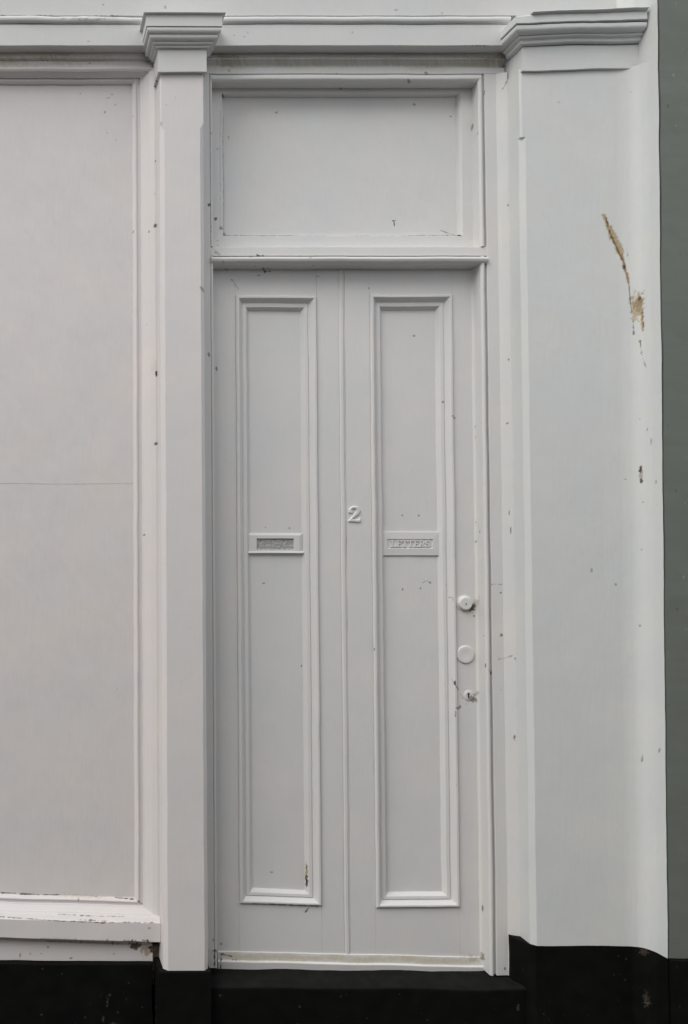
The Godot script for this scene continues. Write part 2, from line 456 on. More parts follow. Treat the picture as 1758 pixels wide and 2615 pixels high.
	# yellowed foot of the door
	for k in 26:
		blob(570 + k * 25 + rng.randf_range(-9, 9), 2440 + k * 0.5 + rng.randf_range(-4, 4), -0.115, rng.randf_range(20, 45), rng.randf_range(6, 12), Color(0.86, 0.82, 0.69), 0.4, 0, 0.02, 0.3)
	stroke([[560, 2436], [576, 2437], [590, 2442]], -0.115, 4, dark, 0.75, -30, 1.0)
	stroke([[561, 2440], [561, 2475]], -0.11, 4, dark, 0.7, -30, 1.2)
	stroke([[590, 2449], [610, 2450]], -0.11, 3, mid, 0.5, -20, 1.2)
	blob(563, 2410, -0.122, 2.5, 3, mid, 0.7)
	blob(1232, 2442, -0.11, 6, 10, Color(0.42, 0.38, 0.31), 0.75, -10, -0.3, 0.8)
	blob(1205, 2444, -0.11, 18, 7, Color(0.7, 0.64, 0.48), 0.5, 0, 0.0, 1.0)
	# ragged olive patches, low in strength, in a band under the fascia
	var olive := Color(0.70, 0.68, 0.55)
	for k in 60:
		var px := rng.randf_range(-60, 1290)
		if px > 395 and px < 540: continue
		blob(px, rng.randf_range(138, 172), -0.079, rng.randf_range(30, 90), rng.randf_range(5, 12), olive, rng.randf_range(0.08, 0.2), 0, 0.0, 0.45)
	for q in [[385, 160, 16, 7], [372, 158, 9, 4], [590, 150, 40, 12], [560, 140, 14, 6], [1255, 152, 34, 6], [1283, 157, 12, 7]]:
		blob(q[0], q[1], -0.079, q[2], q[3], Color(0.52, 0.49, 0.36), 0.4, 0, 0.0, 0.5)
	stroke([[556, 136], [600, 136]], -0.079, 4, dark, 0.75, -30, 1.0)
	stroke([[752, 135], [790, 135]], -0.079, 4, dark, 0.75, -30, 1.0)
	stroke([[1010, 134], [1045, 134]], -0.079, 5, dark, 0.75, -30, 1.0)
	for q in [[686, 229, 4, 2.5], [585, 179, 5, 2.5], [859, 188, 3, 2], [1045, 208, 4, 3], [1090, 184, 6, 3], [230, 163, 3, 2], [935, 153, 3, 2], [1140, 240, 3, 2]]:
		blob(q[0], q[1], -0.08, q[2], q[3], mid, 0.65)
	# fascia and wall above
	for q in [[226, 106, 3.5, 2], [262, 4, 3, 2.5], [633, 83, 2.5, 3], [900, 83, 2.5, 2.5], [625, 94, 5, 1.5], [1128, 27, 2.5, 2.5], [420, 10, 3, 5], [1010, 18, 5, 2], [598, 90, 3, 2], [24, 119, 5, 2]]:
		blob(q[0], q[1], -0.035, q[2], q[3], grey, 0.6)
	stroke([[0, 38], [50, 44], [105, 38]], -0.04, 4, grey, 0.7, -60, 0.9)
	stroke([[105, 38], [170, 44], [230, 40], [300, 38], [365, 42]], -0.04, 3, grey, 0.65, -60, 1.0)
	stroke([[150, 50], [240, 54], [262, 50], [300, 47]], -0.032, 6, Color(0.93, 0.93, 0.92), 0.8, 70, 1.0)
	stroke([[600, 118], [660, 118]], -0.035, 2, mid, 0.3, -20, 0.45)
	stroke([[150, 118], [260, 118], [330, 118]], -0.035, 2.0, mid, 0.3, -20, 0.45)
	stroke([[980, 118], [1080, 118], [1250, 116]], -0.035, 2.0, mid, 0.35, -20, 0.45)
	# a sprinkling of specks
	for k in 50:
		var z := -0.09 if k % 2 else -0.02
		blob(rng.randf_range(0, 1690), rng.randf_range(0, 2400), z, rng.randf_range(0.8, 1.8), rng.randf_range(0.8, 2.2), grey, rng.randf_range(0.25, 0.6), -25)

# black paint map (stall riser, step, plinths): scuffs and bare specks
const BH := 400
func black_maps() -> Image:
	var n1 := FastNoiseLite.new(); n1.seed = 31; n1.frequency = 0.02; n1.fractal_octaves = 4
	var im := Image.create(1440, BH, false, Image.FORMAT_RGB8)
	var rng := RandomNumberGenerator.new(); rng.seed = 4
	for y in BH:
		for x in 1440:
			var v := 0.062 + 0.02 * n1.get_noise_2d(x, y)
			im.set_pixel(x, y, Color(v, v * 1.01, v * 0.99))
	var spots := [[68, 2580, 4, 3], [70, 2460, 3, 4], [240, 2550, 3, 18], [246, 2532, 4, 6], [228, 2592, 4, 9], [255, 2606, 12, 6], [150, 2610, 9, 7], [210, 2610, 6, 5], [372, 2597, 3, 7], [878, 2515, 7, 6], [660, 2494, 8, 4], [552, 2538, 3, 6], [1297, 2503, 5, 5], [1650, 2555, 8, 22], [1656, 2566, 9, 8], [1644, 2432, 16, 12], [1322, 2570, 5, 9], [755, 2567, 5, 4], [365, 2562, 4, 4], [268, 2573, 4, 4]]
	for k in 70: spots.append([rng.randf_range(0, 1740), rng.randf_range(2440, 2615), rng.randf_range(0.8, 2.5), rng.randf_range(0.8, 4)])
	for q in spots:
		var w := W(q[0], q[1], 0.0)
		var cx := uvof(w).x * 1440.0
		var cy := (0.6 - TYH + uvof(w).y * TYH) / 0.6 * BH
		for iy in range(int(cy) - 24, int(cy) + 25):
			for ix in range(int(cx) - 24, int(cx) + 25):
				if ix < 0 or iy < 0 or ix >= 1440 or iy >= BH: continue
				var d := Vector2((ix - cx) / (q[2] * 0.68), (iy - cy) / (q[3] * 0.75)).length() + 0.9 * edge.get_noise_2d(ix * 9.0, iy * 9.0)
				var f := clampf((1.0 - d) * 2.0, 0, 1) * 0.6
				if f > 0: im.set_pixel(ix, iy, im.get_pixel(ix, iy).lerp(Color(0.36, 0.33, 0.29), f))
	return im
var paint_tex := []
var relief_tex := []
func paint(tint: Color, rough := 0.5, front := 0) -> StandardMaterial3D:
	var m := StandardMaterial3D.new()
	m.albedo_color = tint
	m.albedo_texture = paint_tex[front]
	m.roughness = rough
	m.metallic_specular = 0.4
	m.heightmap_enabled = true
	m.heightmap_texture = relief_tex[front]
	m.heightmap_scale = 0.28
	return m
func noisy(c0: Color, c1: Color, rough: float, scale: float, bump: float) -> StandardMaterial3D:
	var m := StandardMaterial3D.new()
	var n := FastNoiseLite.new(); n.seed = 9; n.frequency = 0.012; n.fractal_octaves = 5
	var t := NoiseTexture2D.new(); t.width = 512; t.height = 512; t.seamless = true; t.noise = n
	var g := Gradient.new(); g.set_color(0, c0); g.set_color(1, c1); t.color_ramp = g
	var t2 := NoiseTexture2D.new(); t2.width = 512; t2.height = 512; t2.seamless = true; t2.noise = n
	m.albedo_texture = t
	m.uv1_triplanar = true
	m.uv1_world_triplanar = true
	m.uv1_scale = Vector3.ONE * scale
	m.roughness = rough
	m.heightmap_enabled = true
	m.heightmap_texture = t2
	m.heightmap_scale = bump
	return m

# masonry paint of the neighbour: fine grain, faint broad patches, pale splashes
func grained() -> StandardMaterial3D:
	var n := 1024
	var im := Image.create(n, n, false, Image.FORMAT_RGB8)
	var a := FastNoiseLite.new(); a.seed = 41; a.frequency = 0.004; a.fractal_octaves = 3
	var b := FastNoiseLite.new(); b.seed = 42; b.frequency = 0.35; b.fractal_octaves = 2
	var c := FastNoiseLite.new(); c.seed = 43; c.frequency = 0.02; c.fractal_octaves = 2
	for y in n:
		for x in n:
			var v := 0.42 + 0.012 * a.get_noise_2d(x, y) + 0.022 * b.get_noise_2d(x, y) + 0.01 * c.get_noise_2d(x * 0.3, y * 2.0)
			im.set_pixel(x, y, Color(v - 0.012, v + 0.012, v - 0.014))
	var rng := RandomNumberGenerator.new(); rng.seed = 21
	for k in 90:
		var cx := rng.randf_range(0, n); var cy := rng.randf_range(0, n); var r := rng.randf_range(0.8, 2.6)
		var pale := rng.randf() < 0.6
		for y in range(int(cy - r * 2), int(cy + r * 2) + 1):
			for x in range(int(cx - r), int(cx + r) + 1):
				if x < 0 or y < 0 or x >= n or y >= n: continue
				var f := clampf(1.3 - Vector2((x - cx) / r, (y - cy) / (r * 1.6)).length(), 0, 1)
				if f > 0: im.set_pixel(x, y, im.get_pixel(x, y).lerp(Color(0.62, 0.64, 0.62) if pale else Color(0.27, 0.29, 0.27), f * 0.7))
	var m := StandardMaterial3D.new()
	m.albedo_texture = ImageTexture.create_from_image(im)
	m.uv1_triplanar = true
	m.uv1_world_triplanar = true
	m.uv1_scale = Vector3.ONE * 0.7
	m.roughness = 0.7
	return m

func _ready() -> void:
	# ---- camera
	var cam := Camera3D.new()
	cam.name = "camera"
	add_child(cam)
	cam.projection = Camera3D.PROJECTION_FRUSTUM
	cam.near = 0.05
	cam.far = 400.0
	cam.keep_aspect = Camera3D.KEEP_HEIGHT
	cam.size = cam.near * PH / FOCAL
	cam.frustum_offset = Vector2(cam.near * (PW / 2 - CX) / FOCAL, 0)
	cam.position = Vector3(0, EYE, DIST)
	cam.rotation = Vector3(PITCH, 0, 0)
	cam.current = true
	# ---- overcast sky and the veiled sun, high on the left
	var env := Environment.new()
	var sky := Sky.new()
	var sm := ProceduralSkyMaterial.new()
	sm.sky_top_color = Color(0.90, 0.91, 0.925)
	sm.sky_horizon_color = Color(0.70, 0.708, 0.72)
	sm.sky_curve = 0.35
	sm.ground_bottom_color = Color(0.1, 0.1, 0.1)
	sm.ground_horizon_color = Color(0.3, 0.3, 0.3)
	sm.sun_angle_max = 0.0
	sky.sky_material = sm
	env.background_mode = Environment.BG_SKY
	env.sky = sky
	env.background_energy_multiplier = 1.0
	env.tonemap_mode = Environment.TONE_MAPPER_LINEAR
	env.tonemap_exposure = 1.58
	env.sdfgi_enabled = true
	env.ssao_enabled = true
	env.ssil_enabled = true
	var we := WorldEnvironment.new()
	we.name = "world_environment"
	we.environment = env
	add_child(we)
	var sun := DirectionalLight3D.new()
	sun.name = "sun"
	add_child(sun)
	sun.light_energy = 0.45
	sun.light_angular_distance = 40.0
	sun.light_color = Color(1.0, 0.99, 0.975)
	sun.shadow_enabled = true
	sun.look_at_from_position(Vector3(-3.2, 4.4, 2.6), Vector3.ZERO)
	# ---- unevenness
	nlow.seed = 3; nlow.frequency = 0.05; nlow.fractal_octaves = 2
	nmid.seed = 8; nmid.frequency = 0.35; nmid.fractal_octaves = 2
	# ---- materials
	base_maps()
	marks()
	for k in 2:
		paint_tex.append(ImageTexture.create_from_image(Image.create_from_data(TW, TH, false, Image.FORMAT_RGB8, cols[k])))
		relief_tex.append(ImageTexture.create_from_image(Image.create_from_data(TW, TH, false, Image.FORMAT_L8, hgts[k])))
	var m_win := paint(Color(0.86, 0.842, 0.838))
	var m_pil := paint(Color(0.86, 0.846, 0.842), 0.5, 1)
	var m_door := paint(Color(0.85, 0.846, 0.842))
	var m_frame := paint(Color(0.85, 0.848, 0.842))
	var m_render := paint(Color(0.835, 0.842, 0.838), 0.6, 1)
	var m_fascia := paint(Color(0.832, 0.834, 0.829), 0.5, 1)
	var m_wall := noisy(Color(0.79, 0.792, 0.786), Color(0.82, 0.822, 0.816), 0.6, 0.8, 0.3)
	var m_black := StandardMaterial3D.new()
	m_black.albedo_texture = ImageTexture.create_from_image(black_maps())
	m_black.uv1_scale = Vector3(1, TYH / 0.6, 1)
	m_black.uv1_offset = Vector3(0, 1.0 - TYH / 0.6, 0)
	m_black.roughness = 0.7
	m_black.metallic_specular = 0.2
	var m_green := grained()
	var m_mortar := noisy(Color(0.22, 0.19, 0.16), Color(0.42, 0.36, 0.3), 0.9, 6.0, 0.3)
	var m_pave := noisy(Color(0.29, 0.285, 0.275), Color(0.38, 0.375, 0.36), 0.9, 0.7, 0.4)
	var m_road := noisy(Color(0.21, 0.21, 0.21), Color(0.27, 0.27, 0.265), 0.9, 0.9, 0.5)
	var m_metal := StandardMaterial3D.new()
	m_metal.albedo_color = Color(0.05, 0.045, 0.04)
	m_metal.roughness = 0.6

	ground(m_pave, m_road)
	added_sky_blocker()
	upper_wall(m_wall, m_fascia)
	fascia(m_fascia)
	boarded_window(m_win, m_black, m_mortar)
	timber_pilaster(m_pil, m_fascia, m_black)
	rendered_pilaster(m_render, m_black)
	neighbour(m_render, m_green, m_black)
	var m_tread := noisy(Color(0.10, 0.10, 0.10), Color(0.135, 0.135, 0.132), 0.85, 2.5, 0.2)  # tread a lighter grey-black than the riser
	m_tread.metallic_specular = 0.12
	door_step(m_black, m_tread)
	door_frame(m_frame)
	panelled_door(m_door, m_metal)

# ---------------------------------------------------------------- setting
func ground(m_pave: Material, m_road: Material) -> void:
	amp = 0.0
	for d in [["pavement", -30.0, 30.0, -30.0, 1.7, 0.0, m_pave], ["road", -60.0, 60.0, 1.7, 60.0, -0.12, m_road]]:
		var st := mesh()
		var a := Vector3(d[1], d[5], d[3]); var b := Vector3(d[2], d[5], d[3]); var c := Vector3(d[2], d[5], d[4]); var e := Vector3(d[1], d[5], d[4])
		tri(st, a, b, c, Vector3.UP, Vector3.UP, Vector3.UP); tri(st, a, c, e, Vector3.UP, Vector3.UP, Vector3.UP)
		if d[0] == "pavement":
			var f := Vector3(d[2], -0.12, d[4]); var g := Vector3(d[1], -0.12, d[4])
			tri(st, e, c, f, Vector3.BACK, Vector3.BACK, Vector3.BACK); tri(st, e, f, g, Vector3.BACK, Vector3.BACK, Vector3.BACK)
		var o := put(st, d[0], d[6], self)
		o.set_meta("kind", "structure")

# wall added out of view to block the lowest sky from the shopfront foot
func added_sky_blocker() -> void:
	amp = 0.0
	var t := thing("added_blocking_wall", "added dark brick wall with stone coping, out of view, blocking low sky from the shopfront", "wall", Vector3(0, 0, 3.2))
	var brick := noisy(Color(0.30, 0.24, 0.21), Color(0.40, 0.32, 0.27), 0.9, 0.7, 0.3)
	var stone := noisy(Color(0.42, 0.41, 0.39), Color(0.52, 0.51, 0.48), 0.9, 0.7, 0.3)
	var box := func(x0: float, x1: float, y0: float, y1: float, z0: float, z1: float, called: String, m: Material) -> void:
		var st := mesh()
		var c := [Vector3(x0, y0, z0), Vector3(x1, y0, z0), Vector3(x1, y1, z0), Vector3(x0, y1, z0), Vector3(x0, y0, z1), Vector3(x1, y0, z1), Vector3(x1, y1, z1), Vector3(x0, y1, z1)]
		for f in [[0, 1, 2, 3, Vector3.FORWARD], [4, 5, 6, 7, Vector3.BACK], [0, 1, 5, 4, Vector3.DOWN], [3, 2, 6, 7, Vector3.UP], [0, 3, 7, 4, Vector3.LEFT], [1, 2, 6, 5, Vector3.RIGHT]]:
			tri(st, c[f[0]], c[f[1]], c[f[2]], f[4], f[4], f[4]); tri(st, c[f[0]], c[f[2]], c[f[3]], f[4], f[4], f[4])
		put(st, called, m, t)
	box.call(-25.0, 25.0, -0.12, 2.2, 3.2, 3.45, "brickwork", brick)
	box.call(-25.05, 25.05, 2.2, 2.28, 3.14, 3.51, "coping", stone)

const XL := -1.9            # where the shopfront is cut off, outside the frame
const ZF := -0.079          # plane of the door frame
const PX0 := 0.4135; const PX1 := 0.5425      # timber pilaster shaft
const RX0 := 1.4715      # rendered pilaster

func upper_wall(m_wall: Material, m_f: Material) -> void:
	var t := thing("upper_wall", "white painted wall rising above the fascia bead", "wall", Vector3(0, Y(41, -0.042), -0.042))
	amp = 0.0012
	var st := mesh()
	var yb := Y(40.5, -0.042)
	slab(st, XL, 1.81, yb, yb + 0.12, -0.2, -0.042, 0.002)
	put(st, "wall_face", m_f, t)
	amp = 0.0012
	st = mesh()
	slab(st, XL, 1.81, yb + 0.12, yb + 1.6, -0.2, -0.042, 0.0005)
	put(st, "wall_face", m_wall, t)
	amp = 0.0
	st = mesh()
	slab(st, XL, 1.79, 0.0, yb + 1.6, -1.2, -0.2, 0.001)
	put(st, "core", m_wall, t)

func fascia(m: Material) -> void:
	var zf := -0.035
	var y0 := Y(63, zf)
	var y1 := Y(117, zf)
	var t := thing("fascia", "long plain white fascia board with half-round bead above door and boarded window", "fascia", Vector3(0, y1, zf))
	for seg in [[XL, 0.4057], [0.5483, RX0 + 0.004]]:
		amp = 0.0008
		var st := mesh()
		var w := y0 - y1
		bar(st, Vector2(seg[0], y0), Vector2(seg[1], y0), Vector2(seg[0], y1), Vector2(seg[1], y1), [[0, -0.2], [0, zf, 0.001], [w, zf, 0.0025], [w, -0.088], [w + 0.001, -0.2]], -0.2, w)
		put(st, "fascia_board", m, t)
		# half-round bead, its paint cracked along the top
		var left: bool = seg[0] < 0
		amp = 0.0034 if left else 0.0011
		st = mesh()
		var b0 := Y(42.5, -0.036)
		var b1 := Y(62.5, -0.036)
		var bw := b0 - b1
		var pts := [[0, -0.06]]
		for k in 9:
			var a := PI * k / 8.0
			pts.append([bw * (0.5 - 0.5 * cos(a)), -0.04 + 0.0125 * sin(a), 0.004])
		pts.append([bw, -0.06])
		var x0: float = seg[0]
		var x1: float = 0.367 if left else seg[1] - 0.012
		if not left: x0 = 0.587
		bar(st, Vector2(x0, b0), Vector2(x1, b0), Vector2(x0, b1), Vector2(x1, b1), pts, -0.06, bw)
		put(st, "bead", m, t, "cracked and flaking half-round bead" if left else "")

func boarded_window(m: Material, m_black: Material, m_mortar: Material) -> void:
	var t := thing("shop_window", "boarded-over shop window in a splayed white frame with flaking sill", "window", Vector3(-0.7, 0.2, -0.1))
	var sl := 0.028          # the sill line falls to the right
	# corners (world XY): outer splay edge, inner splay edge, bead edge, board
	var xr := [0.4115, 0.369, 0.3565, 0.3455]
	var yt := [Y(174, -0.072, 200), Y(199, -0.1, 200), Y(206, -0.104, 200), Y(217, -0.114, 200)]
	var yb := [Y(2345, -0.062, 200), Y(2309, -0.1, 200), Y(2301, -0.104, 200), Y(2288, -0.114, 200)]
	var xl := [XL + 0.05, XL + 0.0925, XL + 0.105, XL + 0.116]
	var xm := X(200, -0.1)
	var loops := []
	for k in 4:
		loops.append([Vector2(xl[k], yt[k]), Vector2(xr[k], yt[k]), Vector2(xr[k], yb[k] - sl * (xr[k] - xm)), Vector2(xl[k], yb[k] - sl * (xl[k] - xm))])
	# plywood boards with a joint half-way up
	var yj := Y(1236, -0.115, 200)
	var b: Array = loops[3]
	amp = 0.0016
	var st := mesh()
	board(st, b[0] + Vector2(0, 0.01), b[1] + Vector2(0.01, 0.01), Vector2(b[1].x + 0.01, yj), Vector2(b[0].x, yj), -0.1138, -0.13, 0.0018)
	put(st, "board", m, t)
	st = mesh()
	board(st, Vector2(b[0].x, yj + 0.004), Vector2(b[1].x + 0.01, yj + 0.004), b[2] + Vector2(0.01, -0.01), b[3] + Vector2(0, -0.01), -0.1143, -0.131, 0.0002)
	put(st, "board", m, t)
	# splayed frame and glazing bead, four mitred lengths each
	for k in 4:
		var k2 := (k + 1) % 4
		var o: Array = loops[0]; var i1: Array = loops[1]; var i2: Array = loops[2]; var i3: Array = loops[3]
		amp = 0.0011
		st = mesh()
		var w := 0.0425
		relief(st, o[k], o[k2], i1[k], i1[k2], prof([[-0.004, -0.13], [-0.004, -0.0715, 0.002], [0.004, -0.0715, 0.003], [0.019, -0.079, 0.002], [0.0195, -0.0812, 0.001], [0.038, -0.097, 0.003], [w, -0.099, 0.001], [w, -0.1045]], 0.012), w)
		put(st, "frame_moulding", m, t)
		st = mesh()
		var w2 := 0.021
		relief(st, i1[k].lerp(i2[k], 0.15), i1[k2].lerp(i2[k2], 0.15), i3[k], i3[k2], prof([[-0.004, -0.1048], [0.006, -0.1043, 0.002], [0.009, -0.1015, 0.002], [0.013, -0.101, 0.002], [w2, -0.1085, 0.002], [w2, -0.118]], 0.01), w2)
		put(st, "glazing_bead", m, t)
	# head strip between soffit and splay
	amp = 0.0008
	st = mesh()
	var h0 := Y(136, ZF, 200)
	var h1 := Y(153, ZF, 200)
	var h2 := yt[0] as float
	var hw := h0 - h2
	bar(st, Vector2(XL, h0), Vector2(0.4, h0), Vector2(XL, h2), Vector2(0.4, h2), [[-0.008, -0.13], [-0.008, -0.074], [h0 - h1 - 0.003, -0.074, 0.003], [h0 - h1, -0.079, 0.001], [h0 - h1 + 0.003, -0.085, 0.003], [h0 - h1 + 0.006, -0.0785, 0.002], [hw - 0.003, -0.0785, 0.001], [hw - 0.0015, -0.083], [hw + 0.001, -0.083]], -0.13, hw)
	put(st, "head_strip", m, t)
	# sill board and the apron strip below it
	amp = 0.0013
	st = mesh()
	var s0 := Y(2346, -0.055, 200)
	var s1 := Y(2401, -0.055, 200)
	var xs := [XL, 0.4125]
	var sw := s0 - s1
	bar(st, Vector2(xs[0], s0 - sl * (xs[0] - xm)), Vector2(xs[1], s0 - sl * (xs[1] - xm)), Vector2(xs[0], s1 - sl * (xs[0] - xm)), Vector2(xs[1], s1 - sl * (xs[1] - xm)),
		[[-0.006, -0.13], [-0.006, -0.066, 0.002], [0.004, -0.058, 0.003], [0.007, -0.054, 0.002], [sw, -0.053, 0.003], [sw, -0.12]], -0.13, sw)
	put(st, "sill", m, t)
	st = mesh()
	var a0 := s1 + 0.004
	var a1 := Y(2454, -0.08, 200)
	board(st, Vector2(XL, a0 - sl * (XL - xm)), Vector2(0.394, a0 - sl * (0.394 - xm)), Vector2(0.394, a1 - 0.008 * (0.394 - xm)), Vector2(XL, a1 - 0.008 * (XL - xm)), -0.079, -0.13, 0.003)
	put(st, "apron_strip", m, t)
	# black stall riser under it
	var r := thing("stall_riser", "black painted stall riser below the boarded shop window", "stall riser", Vector3(-0.7, 0, -0.07))
	amp = 0.003
	st = mesh()
	board(st, Vector2(XL, a1 - 0.001 - 0.008 * (XL - xm)), Vector2(0.39, a1 - 0.001 - 0.008 * (0.39 - xm)), Vector2(0.39, -0.02), Vector2(XL, -0.02), -0.066, -0.13, 0.006)
	put(st, "riser_face", m_black, r)
	amp = 0.012
	st = mesh()
	slab(st, 0.385, 0.416, Y(2520, -0.08, 390), Y(2418, -0.08, 390), -0.14, -0.082, 0.006)
	put(st, "mortar", m_mortar, r, "crumbling brown mortar in the gap beside the pilaster foot")

# ---------------------------------------------------------------- pilasters
# upright with stopped chamfers: plain arris above y_stop, chamfer c below
func shaft(st: SurfaceTool, x0: float, x1: float, y0: float, y1: float, zf: float, zb: float, c: float, stopl: float, stopr: float) -> void:
	var ys := [y1]
	var cuts := [stopl, stopl - 0.014, stopr, stopr - 0.014]
	cuts.sort(); cuts.reverse()
	for q in cuts:
		if q < ys[-1] - 0.0005: ys.append(q)
	ys.append(y0)
	var sec := func(y: float) -> Array:
		var cl: float = lerp(0.003, c, clampf((stopl - y) / 0.014, 0, 1))
		var cr: float = lerp(0.003, c, clampf((stopr - y) / 0.014, 0, 1))
		var w := x1 - x0
		return prof([[0, zb], [0, zf - cl, 0.0025], [cl, zf, 0.0025], [w * 0.35, zf], [w * 0.7, zf], [w - cr, zf, 0.0025], [w, zf - cr, 0.0025], [w, zb]], 0.05)
	for k in range(ys.size() - 1):
		var A: Array = sec.call(ys[k])
		var B: Array = sec.call(ys[k + 1])
		if A.size() != B.size():
			B = A if k + 2 < ys.size() else B
			A = B
		var pa := []; var pb := []; var nn := []
		for i in A.size():
			pa.append(Vector3(x0 + A[i][0].x, ys[k], A[i][0].y))
			pb.append(Vector3(x0 + B[i][0].x, ys[k + 1], B[i][0].y))
			nn.append(Vector3(A[i][1].x, 0, A[i][1].y) if k < 1 else Vector3(B[i][1].x, 0, B[i][1].y))
		loft(st, pa, pb, nn, 0.015)
		if k == ys.size() - 2: endcap(st, pb, Vector3.DOWN)

func timber_pilaster(m_shaft: Material, m: Material, m_black: Material) -> void:
	var t := thing("pilaster", "slim white timber pilaster with stepped capital between boarded window and door", "pilaster", Vector3(0.476, 0, -0.04))
	amp = 0.0009
	var st := mesh()
	var yn0 := Y(126, 0.012, 460)
	var yn1 := Y(184, 0.012, 460)
	shaft(st, PX0, PX1, Y(2479, 0.0, 470), yn1 + 0.004, 0.0, -0.125, 0.012, Y(322, 0, 410), Y(316, 0, 520))
	put(st, "shaft", m_shaft, t)
	amp = 0.0006
	st = mesh()
	slab(st, 0.4057, 0.5483, yn1, yn0 + 0.001, -0.12, 0.012, 0.0015)
	put(st, "neck_block", m, t)
	var cap := Node3D.new()
	cap.name = "capital"
	t.add_child(cap)
	cap.position = Vector3(0.0, yn0, 0.04)
	var x0 := 0.4057; var x1 := 0.5483; var zf := 0.012; var zb := -0.06
	var yy := func(py: float, out: float) -> float: return Y(py, zf + out, 470)
	st = mesh()
	course(st, x0, x1, zf, zb, [[-0.002, yy.call(126, 0)]] + hollow(0.0, yy.call(125.5, 0), 0.008, yy.call(121, 0.008)) + [[0.0085, yy.call(117, 0.008), 0.001], [0.0075, yy.call(116, 0.008), 0.001]] + hollow(0.0075, yy.call(115.6, 0.01), 0.0155, yy.call(110.5, 0.015)) + [[0.016, yy.call(106, 0.016), 0.001], [0.012, yy.call(105, 0.016)]])
	put(st, "fillet", m, cap)
	st = mesh()
	course(st, x0, x1, zf, zb, [[0.012, yy.call(105.2, 0.016)]] + hollow(0.0165, yy.call(104.6, 0.018), 0.0275, yy.call(92, 0.027)) + [[0.0275, yy.call(88.5, 0.026), 0.0015], [0.022, yy.call(87.4, 0.026)]])
	put(st, "cyma", m, cap)
	st = mesh()
	course(st, x0, x1, zf, zb, [[0.022, yy.call(87.2, 0.027)]] + hollow(0.0265, yy.call(86.6, 0.029), 0.0365, yy.call(74, 0.036)) + [[0.0365, yy.call(70, 0.036), 0.0015], [0.031, yy.call(68.8, 0.036)]])
	put(st, "ovolo", m, cap)
	st = mesh()
	course(st, x0, x1, zf, zb, [[0.031, yy.call(67.6, 0.038)], [0.0385, yy.call(67, 0.038), 0.0008], [0.0385, yy.call(38.6, 0.038), 0.0008], [0.047, yy.call(32.5, 0.046), 0.001], [0.047, yy.call(29.5, 0.046), 0.001], [-0.06, yy.call(28, 0.04)]])
	put(st, "abacus", m, cap)
	amp = 0.0015
	st = mesh()
	slab(st, 0.3995, 0.548, -0.02, Y(2479.5, 0.0, 470), -0.13, 0.003, 0.005)
	put(st, "base_block", m_black, t, "black painted foot")

